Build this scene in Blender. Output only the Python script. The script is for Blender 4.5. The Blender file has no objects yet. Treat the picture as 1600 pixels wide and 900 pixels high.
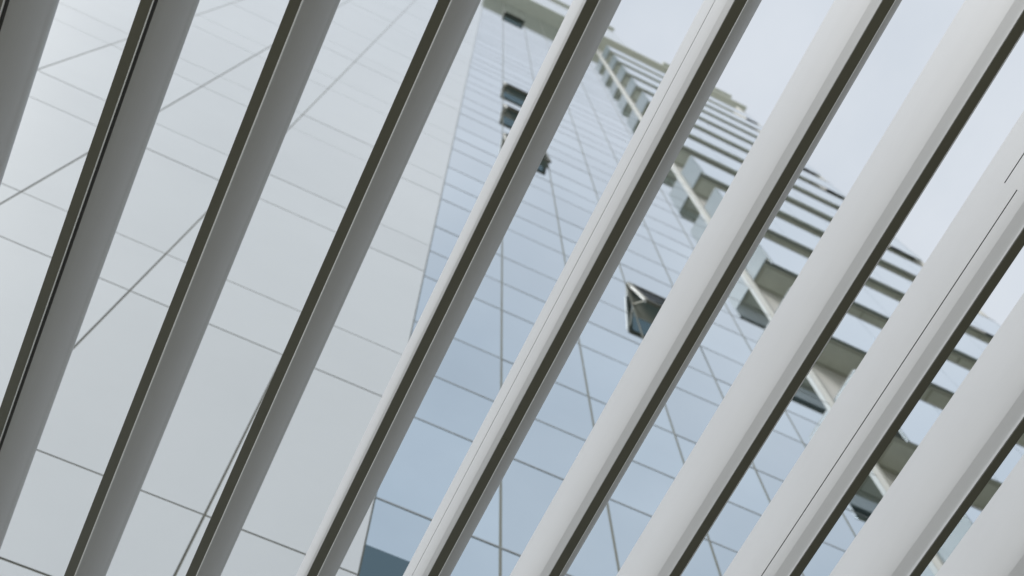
import bpy, bmesh, math, random
from mathutils import Vector, Matrix
random.seed(7)
C = bpy.context.scene.collection
SC = bpy.context.scene

# ------------------------------------------------------------------ camera
EYE = 1.6                       # camera height above the paving
PITCH, ROLL, AZ = math.radians(69.9386), math.radians(-1.2344), math.radians(26.7323)
hd = Vector((math.sin(AZ), math.cos(AZ), 0)); rt = Vector((math.cos(AZ), -math.sin(AZ), 0))
fw = hd*math.cos(PITCH) + Vector((0, 0, math.sin(PITCH)))
up = -hd*math.sin(PITCH) + Vector((0, 0, math.cos(PITCH)))
r2 = rt*math.cos(ROLL) + up*math.sin(ROLL); u2 = -rt*math.sin(ROLL) + up*math.cos(ROLL)
cd = bpy.data.cameras.new('camera'); cam = bpy.data.objects.new('camera', cd); C.objects.link(cam)
M = Matrix((r2, u2, -fw)).transposed().to_4x4(); M.translation = Vector((0, 0, EYE)); cam.matrix_world = M
cd.sensor_width = 36; cd.lens = 36*1617.6/1600; cd.clip_start = 0.05; cd.clip_end = 3000
cd.dof.use_dof = True; cd.dof.focus_distance = 3.15; cd.dof.aperture_fstop = 2.9
SC.camera = cam

# ------------------------------------------------------------------ sky and sun (bright overcast)
SUN_EL, SUN_AZ = math.radians(48), math.radians(-118)      # azimuth from +Y towards +X
w = bpy.data.worlds.new('World'); SC.world = w; w.use_nodes = True
nt = w.node_tree; nt.nodes.clear()
def wn(t): return nt.nodes.new(t)
out = wn('ShaderNodeOutputWorld'); bg = wn('ShaderNodeBackground'); bg.inputs['Strength'].default_value = 0.05
sky = wn('ShaderNodeTexSky'); sky.sky_type = 'NISHITA'; sky.sun_disc = False
sky.sun_elevation = SUN_EL; sky.sun_rotation = SUN_AZ; sky.air_density = 1.0; sky.dust_density = 3.0
tc = wn('ShaderNodeTexCoord'); mp = wn('ShaderNodeMapping'); mp.inputs['Scale'].default_value = (1.3, 1.3, 3.0)
ns = wn('ShaderNodeTexNoise'); ns.inputs['Scale'].default_value = 2.2; ns.inputs['Detail'].default_value = 7
ns.inputs['Roughness'].default_value = 0.55
cr = wn('ShaderNodeValToRGB')
cr.color_ramp.elements[0].position = 0.25; cr.color_ramp.elements[0].color = (6.45, 7.08, 7.85, 1)
cr.color_ramp.elements[1].position = 0.75; cr.color_ramp.elements[1].color = (8.15, 8.6, 9.2, 1)
mx = wn('ShaderNodeMix'); mx.data_type = 'RGBA'; mx.inputs['Factor'].default_value = 0.9
L = nt.links.new
L(tc.outputs['Generated'], mp.inputs['Vector']); L(mp.outputs['Vector'], ns.inputs['Vector'])
L(ns.outputs['Fac'], cr.inputs['Fac']); L(sky.outputs['Color'], mx.inputs['A']); L(cr.outputs['Color'], mx.inputs['B'])
sx = wn('ShaderNodeSeparateXYZ'); L(tc.outputs['Generated'], sx.inputs['Vector'])
gr = wn('ShaderNodeMapRange'); gr.inputs['From Min'].default_value = 0.0; gr.inputs['From Max'].default_value = 0.85   # an overcast sky is darker low down
gr.inputs['To Min'].default_value = 0.22; gr.inputs['To Max'].default_value = 1.0; gr.interpolation_type = 'SMOOTHSTEP'
L(sx.outputs['Z'], gr.inputs['Value'])
ml = wn('ShaderNodeVectorMath'); ml.operation = 'SCALE'; L(mx.outputs['Result'], ml.inputs[0]); L(gr.outputs['Result'], ml.inputs['Scale'])
L(ml.outputs['Vector'], bg.inputs['Color']); L(bg.outputs['Background'], out.inputs['Surface'])
sd = bpy.data.lights.new('sun', 'SUN'); sd.energy = 1.5; sd.angle = math.radians(30); sd.color = (1.0, 0.99, 0.975)
sun = bpy.data.objects.new('sun', sd); C.objects.link(sun)
sv = Vector((math.sin(SUN_AZ)*math.cos(SUN_EL), math.cos(SUN_AZ)*math.cos(SUN_EL), math.sin(SUN_EL)))
sun.rotation_euler = sv.to_track_quat('Z', 'Y').to_euler(); sun.location = sv*60
vs = SC.view_settings; vs.view_transform = 'Standard'; vs.look = 'None'; vs.gamma = 1; vs.exposure = 1.0
SC.cycles.max_bounces = 10; SC.cycles.diffuse_bounces = 5; SC.cycles.glossy_bounces = 6

# ------------------------------------------------------------------ materials
def mat(name, col, rough=0.5, metal=0.0, spec=0.5, coat=0.0, cior=1.5, var=0.0, vscale=4.0, rvar=0.0, bump=0.0, bscale=30.0, stretch=(1, 1, 1)):
    m = bpy.data.materials.new(name); m.use_nodes = True
    t = m.node_tree; b = t.nodes['Principled BSDF']
    b.inputs['Base Color'].default_value = (*col, 1); b.inputs['Roughness'].default_value = rough
    b.inputs['Metallic'].default_value = metal; b.inputs['Specular IOR Level'].default_value = spec
    b.inputs['Coat Weight'].default_value = coat; b.inputs['Coat Roughness'].default_value = 0.04; b.inputs['Coat IOR'].default_value = cior
    g = t.nodes.new('ShaderNodeTexCoord'); mpn = t.nodes.new('ShaderNodeMapping'); mpn.inputs['Scale'].default_value = stretch
    t.links.new(g.outputs['Object'], mpn.inputs['Vector'])
    if var or rvar:
        n = t.nodes.new('ShaderNodeTexNoise'); n.inputs['Scale'].default_value = vscale; n.inputs['Detail'].default_value = 8
        n.inputs['Roughness'].default_value = 0.62
        t.links.new(mpn.outputs['Vector'], n.inputs['Vector'])
        if var:
            r = t.nodes.new('ShaderNodeValToRGB'); r.color_ramp.elements[0].position = 0.3; r.color_ramp.elements[1].position = 0.7
            r.color_ramp.elements[0].color = (*[c*(1-var) for c in col], 1)
            r.color_ramp.elements[1].color = (*[min(1, c*(1+var)) for c in col], 1)
            t.links.new(n.outputs['Fac'], r.inputs['Fac']); t.links.new(r.outputs['Color'], b.inputs['Base Color'])
        if rvar:
            mr = t.nodes.new('ShaderNodeMapRange'); mr.inputs['To Min'].default_value = rough-rvar; mr.inputs['To Max'].default_value = rough+rvar
            t.links.new(n.outputs['Fac'], mr.inputs['Value']); t.links.new(mr.outputs['Result'], b.inputs['Roughness'])
    if bump:
        n2 = t.nodes.new('ShaderNodeTexNoise'); n2.inputs['Scale'].default_value = bscale; n2.inputs['Detail'].default_value = 3
        bp = t.nodes.new('ShaderNodeBump'); bp.inputs['Strength'].default_value = bump; bp.inputs['Distance'].default_value = 0.01
        t.links.new(mpn.outputs['Vector'], n2.inputs['Vector']); t.links.new(n2.outputs['Fac'], bp.inputs['Height'])
        t.links.new(bp.outputs['Normal'], b.inputs['Normal'])
    return m
MT = dict(
    blade=mat('louver_white_paint', (0.538, 0.552, 0.565), 0.52, spec=0.3, var=0.065, vscale=1.6, rvar=0.05, bump=0.02, bscale=160, stretch=(1, 0.25, 1)),
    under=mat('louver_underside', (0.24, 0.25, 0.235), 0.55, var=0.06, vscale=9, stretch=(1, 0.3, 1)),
    trim=mat('bright_aluminium_trim', (0.74, 0.74, 0.71), 0.36, metal=1.0),
    gap=mat('dark_joint', (0.03, 0.03, 0.028), 0.8),
    clad=mat('white_cladding_panel', (0.67, 0.71, 0.735), 0.45, spec=0.3, coat=0.9, cior=1.75, var=0.02, vscale=0.8, rvar=0.04),
    joint=mat('grey_joint_sealant', (0.15, 0.15, 0.125), 0.85),
    glass=mat('blue_reflective_glass', (0.46, 0.57, 0.65), 0.03, metal=1.0, coat=1.0, cior=2.2, var=0.04, vscale=0.5, bump=0.012, bscale=1.4),
    low_glass=mat('dark_low_glass', (0.115, 0.17, 0.195), 0.05, metal=1.0),  # darker mirror glass for the lowest panes
    mull=mat('mullion_grey_green', (0.24, 0.25, 0.22), 0.65, spec=0.25),
    transom=mat('transom_grey', (0.20, 0.22, 0.215), 0.4, coat=1.0, cior=1.8),
    frame=mat('window_frame_olive', (0.45, 0.44, 0.36), 0.5),
    sash=mat('dark_sash_frame', (0.14, 0.145, 0.12), 0.5),
    rail=mat('grey_handrail_paint', (0.30, 0.31, 0.30), 0.5),
    steel=mat('pale_stay_arm', (0.80, 0.79, 0.74), 0.4),
    room=mat('olive_room_backing', (0.25, 0.26, 0.215), 0.8),
    sash_in=mat('sash_inner_glass', (0.34, 0.42, 0.45), 0.08, metal=0.8),
    soffit=mat('grey_soffit_board', (0.72, 0.755, 0.69), 0.7, var=0.06, vscale=3),
    beam=mat('olive_edge_beam', (0.50, 0.52, 0.45), 0.6, var=0.05, vscale=3),
    bglass=mat('pale_balustrade_glass', (0.70, 0.78, 0.84), 0.05, metal=1.0, bump=0.01, bscale=1.2),
    sglass=mat('grey_side_glass', (0.21, 0.26, 0.285), 0.3, spec=0.2),
    white=mat('off_white_render', (0.72, 0.71, 0.67), 0.7, var=0.03, vscale=2),
    post=mat('cream_post_paint', (0.49, 0.49, 0.455), 0.5),
    roof=mat('roof_soffit', (0.55, 0.57, 0.50), 0.7, var=0.04),
    pave=mat('pale_concrete_paving', (0.45, 0.46, 0.43), 0.85, var=0.12, vscale=0.6, bump=0.3, bscale=6),
    dark_slab=mat('dark_olive_slab', (0.108, 0.092, 0.05), 0.8, var=0.25, vscale=2.5, bump=0.3, bscale=12),
    steelwork=mat('white_steelwork', (0.74, 0.74, 0.72), 0.5),
)

def tints(base, k):
    o = [MT[base]]
    for f in k:
        m = MT[base].copy(); m.name = MT[base].name + '_tint'
        b = m.node_tree.nodes['Principled BSDF']; c = b.inputs['Base Color'].default_value; b.inputs['Base Color'].default_value = (c[0]*f, c[1]*f, c[2]*f, 1)
        for n in m.node_tree.nodes:
            if n.type == 'VALTORGB':
                for e in n.color_ramp.elements: e.color = (e.color[0]*f, e.color[1]*f, e.color[2]*f, 1)
        o.append(m)
    return o
m = MT['sash_in']; t = m.node_tree; t.nodes.clear()        # clear tinted sash glass
o_ = t.nodes.new('ShaderNodeOutputMaterial'); a_ = t.nodes.new('ShaderNodeBsdfTransparent'); a_.inputs['Color'].default_value = (0.46, 0.53, 0.55, 1)
g_ = t.nodes.new('ShaderNodeBsdfGlossy'); g_.inputs['Roughness'].default_value = 0.03
x_ = t.nodes.new('ShaderNodeMixShader')
x_.inputs['Fac'].default_value = 0.14; t.links.new(a_.outputs['BSDF'], x_.inputs[1]); t.links.new(g_.outputs['BSDF'], x_.inputs[2])
t.links.new(x_.outputs['Shader'], o_.inputs['Surface'])
CLAD = tints('clad', (0.982, 1.018)); GLASS = tints('glass', (0.95, 1.05, 0.98))
# ------------------------------------------------------------------ helpers
def link(name, verts, faces, m, parent=None, smooth=False, arris=None):
    me = bpy.data.meshes.new(name); me.from_pydata(verts, [], faces)
    bm = bmesh.new(); bm.from_mesh(me); bmesh.ops.recalc_face_normals(bm, faces=bm.faces); bm.to_mesh(me); bm.free()
    me.materials.append(MT[m] if isinstance(m, str) else m)
    if smooth:
        for p in me.polygons: p.use_smooth = True
        me.set_sharp_from_angle(angle=math.radians(24))
        if arris:
            hit = {v.index for v in me.vertices if abs(v.co.x-arris[0]) < 1e-5 and abs(v.co.z-arris[1]) < 1e-5}
            for e in me.edges:
                if e.vertices[0] in hit and e.vertices[1] in hit: e.use_edge_sharp = True
    o = bpy.data.objects.new(name, me); C.objects.link(o)
    if parent is not None: o.parent = parent
    return o
class MB:
    """collects boxes and prisms, links them as one mesh object"""
    def __init__(s): s.v = []; s.f = []
    def box(s, x0, x1, y0, y1, z0, z1):
        b = len(s.v)
        s.v += [(x0, y0, z0), (x1, y0, z0), (x1, y1, z0), (x0, y1, z0), (x0, y0, z1), (x1, y0, z1), (x1, y1, z1), (x0, y1, z1)]
        s.f += [tuple(b+i for i in q) for q in ((0, 3, 2, 1), (4, 5, 6, 7), (0, 1, 5, 4), (1, 2, 6, 5), (2, 3, 7, 6), (3, 0, 4, 7))]
        return s
    def hexa(s, pts):
        b = len(s.v); s.v += [tuple(p) for p in pts]
        s.f += [tuple(b+i for i in q) for q in ((0, 3, 2, 1), (4, 5, 6, 7), (0, 1, 5, 4), (1, 2, 6, 5), (2, 3, 7, 6), (3, 0, 4, 7))]
        return s
    def prism(s, prof, y0, y1):
        b = len(s.v); n = len(prof)
        s.v += [(x, y0, z) for x, z in prof] + [(x, y1, z) for x, z in prof]
        s.f += [tuple(b+i for i in range(n))[::-1], tuple(b+n+i for i in range(n))]
        s.f += [(b+i, b+(i+1) % n, b+n+(i+1) % n, b+n+i) for i in range(n)]
        return s
    def build(s, name, m, parent=None, smooth=False, arris=None): return link(name, s.v, s.f, m, parent, smooth, arris)
def tag(o, label=None, cat=None, group=None, kind=None):
    for k, v in (('label', label), ('category', cat), ('group', group), ('kind', kind)):
        if v: o[k] = v
    return o
def empty(name, loc, **k):
    o = bpy.data.objects.new(name, None); C.objects.link(o); o.location = loc; tag(o, **k); return o

# ------------------------------------------------------------------ ground
g = link('ground', [(-900, -900, 0), (900, -900, 0), (900, 900, 0), (-900, 900, 0)], [(0, 1, 2, 3)], 'pave'); tag(g, kind='structure')  # unseen ground, toned pale to bounce light onto the soffits
g = MB().box(-14, 45, -16, 4.1, -0.05, 0.004).build('unseen_dark_slab', 'dark_slab'); tag(g, kind='structure')  # added unseen slab, dark to cut the light bounced up to the louvers

# ------------------------------------------------------------------ tower (unit = distance from camera to the glass face)
D = 4.2
PX = lambda x: x*D
PY = lambda y: y*D
PZ = lambda z: EYE + z*D
GZ = -EYE/D                     # ground level in tower units
FP = 0.8555                     # storey height
tower = empty('office_tower', (0, 0, 0), label='tall pale tower with white panel wall, blue glass curtain wall and stacked balconies', cat='building')
def tb(mb, x0, x1, y0, y1, z0, z1): return mb.box(PX(x0), PX(x1), PY(y0), PY(y1), PZ(z0), PZ(z1))
XE, XG = 0.2155, 1.766          # glass from XE to XG
TOP = 13.71
# core behind everything (dark backing shows in the joints)
core = MB(); tb(core, -4.2, XE-0.002, 0.9962, 5.0, GZ, 15.97); core.build('wall_backing', 'joint', tower)
core = MB(); tb(core, XE-0.002, 3.7, 1.06, 5.0, GZ, TOP+0.05); core.build('structural_core', 'room', tower)
# white cladding panels
jx = [XE, -0.0403]
while jx[-1] > -4.1: jx.append(jx[-1]-0.3378)
jz = sorted({round(z, 4) for k in range(-3, 18) for z in (1.147+FP*k, 1.3895+FP*k) if GZ < z < 15.95} | {GZ, 15.98})
clad = MB(); gap = 0.0020
for a, b in zip(jx[1:], jx[:-1]):
    for z0, z1 in zip(jz[:-1], jz[1:]):
        dy = random.uniform(-0.0004, 0.0004)
        tb(clad, a+gap, b-(gap if b != XE else 0), 0.9955+dy, 0.9990, z0+gap, z1-gap)
o = clad.build('wall_cladding', 'clad', tower)
for m in CLAD[1:]: o.data.materials.append(m)
for i in range(len(o.data.polygons)//6):
    t = random.randrange(3)
    for q in range(6): o.data.polygons[i*6+q].material_index = t
# glass curtain wall
gx = [XE, 0.4682, 0.7247, 0.9847, 1.2363, 1.5011, XG]
gz = sorted([1.481] + [z for k in range(-2, 16) for z in (1.6287+FP*k, 1.9813+FP*k, 2.2169+FP*k) if GZ < z < TOP] + [TOP])
OPEN = {(1, 11.894+0.0): 0.042, (1, 6.761): 0.040, (1, 5.9055): 0.045, (1, 5.050): 0.030, (3, 3.339): 0.060}
def is_open(c, z):
    for (cc, zz), v in OPEN.items():
        if cc == c and abs(zz-z) < 0.03: return v
    return None
def pane(mb, x0, x1, z0, z1, j):
    m = 0.0016
    a, b = random.uniform(-j, j), random.uniform(-j, j)
    y = lambda sx, sz: PY(1.0) + sx*a + sz*b
    X0, X1, Z0, Z1 = PX(x0+m), PX(x1-m), PZ(z0+(m if z0 != 1.481 else 0)), PZ(z1-(m if z1 != 1.481 else 0.0003))
    t = 0.02
    mb.hexa([(X0, y(-1, -1), Z0), (X1, y(1, -1), Z0), (X1, y(1, -1)+t, Z0), (X0, y(-1, -1)+t, Z0),
             (X0, y(-1, 1), Z1), (X1, y(1, 1), Z1), (X1, y(1, 1)+t, Z1), (X0, y(-1, 1)+t, Z1)])
rest = MB(); n_ind = 0
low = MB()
for z0, z1 in zip(gz[:-1], gz[1:]):
    for c in range(6):
        if is_open(c, z0) is not None: continue
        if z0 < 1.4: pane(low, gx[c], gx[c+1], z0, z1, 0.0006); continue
        if n_ind < 96:
            p = MB(); pane(p, gx[c], gx[c+1], z0, z1, 0.0010); p.build('window_pane', random.choice(GLASS), tower); n_ind += 1
        else: pane(rest, gx[c], gx[c+1], z0, z1, 0.0010)
o = rest.build('window_pane', 'glass', tower); tag(o, label='smaller blue panes of the upper storeys', kind='stuff')
low.build('dark_low_pane', 'low_glass', tower)
tr = MB()
for z in [q for q in gz[:-1] if q != 1.481]: tb(tr, XE, XG, 0.9991, 1.003, z-0.0020, z+0.0020)
tr.build('transom', 'transom', tower)
for c, xx in enumerate(gx[:-1]):
    mu = MB(); wd = 0.0029 if c else 0.004
    tb(mu, xx-wd, xx+wd, 0.9994, 1.006, GZ, TOP); mu.build('mullion', 'mull', tower)
# open top-hung windows
for (c, z0), o_ in OPEN.items():
    z0 = min(gz, key=lambda q: abs(q-z0)); z1 = gz[gz.index(z0)+1]
    x0, x1 = gx[c]+0.005, gx[c+1]-0.005; zb, zt = z0+0.005, z1-0.005
    rv = MB(); tb(rv, x0, x1, 1.012, 1.02, zb, zt)                 # added backing plate in place of the room, close enough to catch light
    for q in ((x0-.001, x0+.010, zb, zt), (x1-.010, x1+.001, zb, zt)): tb(rv, q[0], q[1], 1.0035, 1.0115, q[2], q[3])
    tb(rv, x0+.0105, x1-.0105, 1.0035, 1.0115, zt-.010, zt); tb(rv, x0+.0105, x1-.0105, 1.0035, 1.0115, zb, zb+.010)
    ow = rv.build('open_window', 'room', tower)
    h = zt-zb; ang = math.asin(o_/h)
    def sp(x, s, n):                                                # s down the sash from the hinge, n out of its plane
        return (PX(x), PY(0.998 - s*math.sin(ang) - n*math.cos(ang)), PZ(zt - s*math.cos(ang) + n*math.sin(ang)))
    def sbar(mb, xa, xb, sa, sb, na, nb):
        mb.hexa([sp(xa, sb, nb), sp(xb, sb, nb), sp(xb, sb, na), sp(xa, sb, na), sp(xa, sa, nb), sp(xb, sa, nb), sp(xb, sa, na), sp(xa, sa, na)])
    fr = MB(); b = 0.014
    sbar(fr, x0, x0+b, 0, h, -.004, .008); sbar(fr, x1-b, x1, 0, h, -.004, .008)
    sbar(fr, x0+b, x1-b, 0, b, -.004, .008); sbar(fr, x0+b, x1-b, h-b, h, -.004, .008)
    fr.build('sash_frame', 'sash', ow)
    wb = MB(); sbar(wb, x0-.0055, x0-.0005, h*.28, h*.97, .000, .007); wb.build('sash_edge', 'steel', ow)
    gl = MB(); sbar(gl, x0+b, x1-b, b, h-b, 0.001, .005); gl.build('sash_pane', 'sash_in', ow)
    for xx in (x0-.0005, x1-.0065):
        ar = MB(); sa = h*0.98
        p0 = Vector((PX(xx), PY(1.004), PZ(zt-h*0.62))); p1 = Vector(sp(xx, h*0.93, -.006))
        dz = Vector((0, 0, .035)); dx = Vector((.028, 0, 0))
        ar.hexa([p0, p0+dx, p1+dx, p1, p0+dz, p0+dx+dz, p1+dx+dz, p1+dz]); ar.build('stay_arm', 'frame', ow)
# corner post between the glass and the balcony stack
po = MB(); tb(po, 1.7665, 1.7835, 0.982, 1.02, GZ, TOP); po.build('corner_post', 'post', tower)
# balcony stack
BX0, BX1 = 1.785, 3.75
bw = MB(); tb(bw, 1.784, BX1-0.03, 1.0025, 1.06, GZ, TOP); bw.build('balcony_wall', 'white', tower)
for k in range(-3, 12):
    z = 2.92 + FP*k
    s = MB()
    tb(s, BX0, BX1, 0.8825, 0.898, z, z+0.06)                       # front edge beam
    tb(s, BX0, BX0+0.016, 0.8985, 1.001, z, z+0.06); tb(s, BX1-0.016, BX1, 0.8985, 1.001, z, z+0.06)
    n = 7
    for i in range(1, n):
        xx = BX0 + (BX1-BX0)*i/n; tb(s, xx-0.0035, xx+0.0035, 0.8985, 1.001, z+0.004, z+0.06)
    tb(s, BX0+0.0165, BX1-0.0165, 0.992, 1.0015, z+0.0045, z+0.0595)
    bal = s.build('balcony', 'beam', tower)
    f = MB(); tb(f, BX0+0.002, BX1-0.002, 0.8835, 1.0, z+0.0605, z+0.075); tb(f, BX0+0.017, BX1-0.017, 0.8985, 0.9915, z+0.010, z+0.058)
    f.build('soffit_board', 'soffit', bal)
    b_ = MB(); n = 6
    for i in range(n):
        a = BX0 + (BX1-BX0)*i/n; e = BX0 + (BX1-BX0)*(i+1)/n
        tb(b_, a+0.001, e-0.001, 0.8470, 0.8505, z-0.10, z+0.425)
    b_.build('front_balustrade', 'bglass', bal)
    for xx, nm in ((BX0-0.006, 0), (BX1+0.002, 1)):
        q = MB(); tb(q, xx, xx+0.004, 0.8462, 0.9975, z-0.002, z+0.425); tb(q, xx, xx+0.004, 0.8462, 0.8545, z-0.1005, z-0.0025); q.build('side_balustrade', 'sglass', bal)
    hr = MB(); tb(hr, BX0-0.002, BX1+0.002, 0.8455, 0.8525, z+0.4255, z+0.432); tb(hr, BX0-0.0065, BX0+0.001, 0.853, 0.9975, z+0.4255, z+0.432)
    hr.build('handrail', 'rail', bal)
# end pier on the far side of the balconies
pr = MB(); tb(pr, 3.752, 3.80, 0.86, 1.06, GZ, TOP-0.3); pr.build('end_pier', 'white', tower)
# roof overhang, parapet and cap
rf = MB(); tb(rf, XE+0.001, 3.97, 0.828, 1.1, TOP+0.002, TOP+0.10)
roof = rf.build('roof_overhang', 'roof', tower)
pa = MB(); tb(pa, XE+0.001, 2.24, 0.838, 2.0, TOP+0.103, 16.2); pa.build('parapet', 'clad', roof)
ca = MB(); tb(ca, XE-0.02, 2.26, 0.806, 2.0, 16.203, 16.28); ca.build('parapet_cap', 'roof', roof)
le = MB(); tb(le, 2.85, 3.93, 0.83, 1.2, 14.5, 14.6); tb(le, 2.9, 3.88, 0.86, 1.2, TOP+0.104, 14.498); le.build('roof_ledge', 'roof', roof)

# ------------------------------------------------------------------ louvered canopy in the foreground
H = 2.8
PITCHU = 0.12495
U0 = -0.27135
def catmull(pts, n=5):
    o = []
    for i in range(len(pts)-1):
        p0 = pts[max(i-1, 0)]; p1 = pts[i]; p2 = pts[i+1]; p3 = pts[min(i+2, len(pts)-1)]
        for j in range(n):
            t = j/n
            o.append(tuple(0.5*(2*p1[a] + (p2[a]-p0[a])*t + (2*p0[a]-5*p1[a]+4*p2[a]-p3[a])*t*t + (3*p1[a]-p0[a]-3*p2[a]+p3[a])*t**3) for a in (0, 1)))
    return o + [pts[-1]]
LIP = (0.0001, 0.0270)          # sharp arris where the face turns under
def profile(groove=None, notch=False):
    p = []
    p += catmull([(0.0109, 0.0), (0.0172, 0.0105), (0.0236, 0.0227), (0.0298, 0.0362), (0.0341, 0.0472)], 3)[:-1] if not notch else \
        [(0.0112, 0.0), (0.0121, 0.0050), (0.0137, 0.0052)] + catmull([(0.0172, 0.0105), (0.0236, 0.0227), (0.0298, 0.0362), (0.0341, 0.0472)], 3)[:-1]
    p += catmull([(0.0340, 0.0472), (0.0364, 0.0525), (0.0370, 0.0575), (0.0352, 0.0650)], 5)[:-1]
    p += catmull([(0.0352, 0.0650), (0.0285, 0.0835), (0.0180, 0.1065), (0.0090, 0.1245)], 3)[:-1]
    p += catmull([(0.0090, 0.1245), (0.0050, 0.1310), (0.0024, 0.1325), (0.0008, 0.1312)], 3)
    left = [(0.0002, 0.11), (-0.0004, 0.08), (-0.0005, 0.05), (0.0, 0.0285)]
    if groove:
        left = [q for q in left if abs(q[1]-groove) > 0.004]
        e = 0.0011
        gr = [(-0.0003, groove+e), (0.003, groove+e), (0.003, groove-e), (-0.0003, groove-e)]
        left = sorted(left + gr[:1] + gr[3:], key=lambda q: -q[1]); i = left.index(gr[0]); left[i+1:i+1] = gr[1:3]
    p += left
    p += catmull([LIP, (0.0018, 0.0190), (0.0032, 0.0120), (0.0036, 0.0078), (0.0027, 0.0032), (0.0, 0.0)], 4)
    return [(a*H, b*H) for a, b in p]
YA, YB = -2.6, 3.5
def louver(k, label, group, pieces=None, seam=None, notch=False):
    u = U0 + PITCHU*(k-1)
    root = empty('canopy_louver', (u*H, 0, EYE+H), label=label, cat='louver', group=group)
    for (a, b, gv) in (pieces or [(YA, YB, None)]):
        MB().prism(profile(gv, notch), a, b).build('blade', 'blade', root, smooth=True, arris=(LIP[0]*H, LIP[1]*H))
        if gv: MB().box(0.0004*H, 0.0032*H, a, b, (gv-0.00107)*H, (gv+0.00107)*H).build('seam_gasket', 'gap', root)
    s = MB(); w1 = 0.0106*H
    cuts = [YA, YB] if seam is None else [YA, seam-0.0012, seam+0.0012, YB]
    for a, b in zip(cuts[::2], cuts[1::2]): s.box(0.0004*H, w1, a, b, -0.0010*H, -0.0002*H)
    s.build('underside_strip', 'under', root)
    t = MB(); r = 0.00045*H; cx, cz = 0.01125*H, 0.0002*H
    t.prism([(a*H, b*H) for a, b in ((0.01065, -0.0013), (0.0119, 0.0007), (0.0112, 0.0011), (0.01065, 0.0004))], YA, YB); t.build('edge_trim', 'trim', root)
    if notch:
        q = MB(); q.prism([(a*H, b*H) for a, b in ((0.0121, 0.0003), (0.0131, 0.0028), (0.0135, 0.0050), (0.0122, 0.0048))], YA, YB); q.build('shadow_gap', 'gap', root)
    return root
G = 'slanting white louvers of the canopy overhead'
LB = {
    0: 'grey louver cut off by the top left corner of the picture',
    1: 'dark grey louver with black slot beside its bright edge line, leftmost to cross the picture',
    2: 'grey louver over the white panel wall, next right of the black slotted one',
    3: 'grey louver over the white wall, its top end left of the roof overhang',
    4: 'louver with thin bright left face along the edge between white wall and glass',
    5: 'louver with black seam line and a small joint across its dark underside',
    6: 'broad white louver with a grey sliver of its right side showing beside the dark underside',
    7: 'broad plain white louver, next left of the one with the broken seam line',
    8: 'broad white louver with a long black seam line broken near the right border',
    9: 'broad plain white louver, next right of the one with the broken seam line',
    10: 'white louver filling the bottom right corner of the picture',
}
for k in range(-3, 14):
    if k in LB:
        if k == 5: louver(k, LB[k], G, [(YA, YB, 0.0755)], seam=0.486*H)
        elif k == 8: louver(k, LB[k], G, [(YA, 0.0465, 0.0788), (0.0465, YB, 0.0498)])
        else: louver(k, LB[k], G, notch=(k <= 1))
    else: louver(k, 'further white louver of the same canopy, just outside the picture', G, notch=(k <= 1))
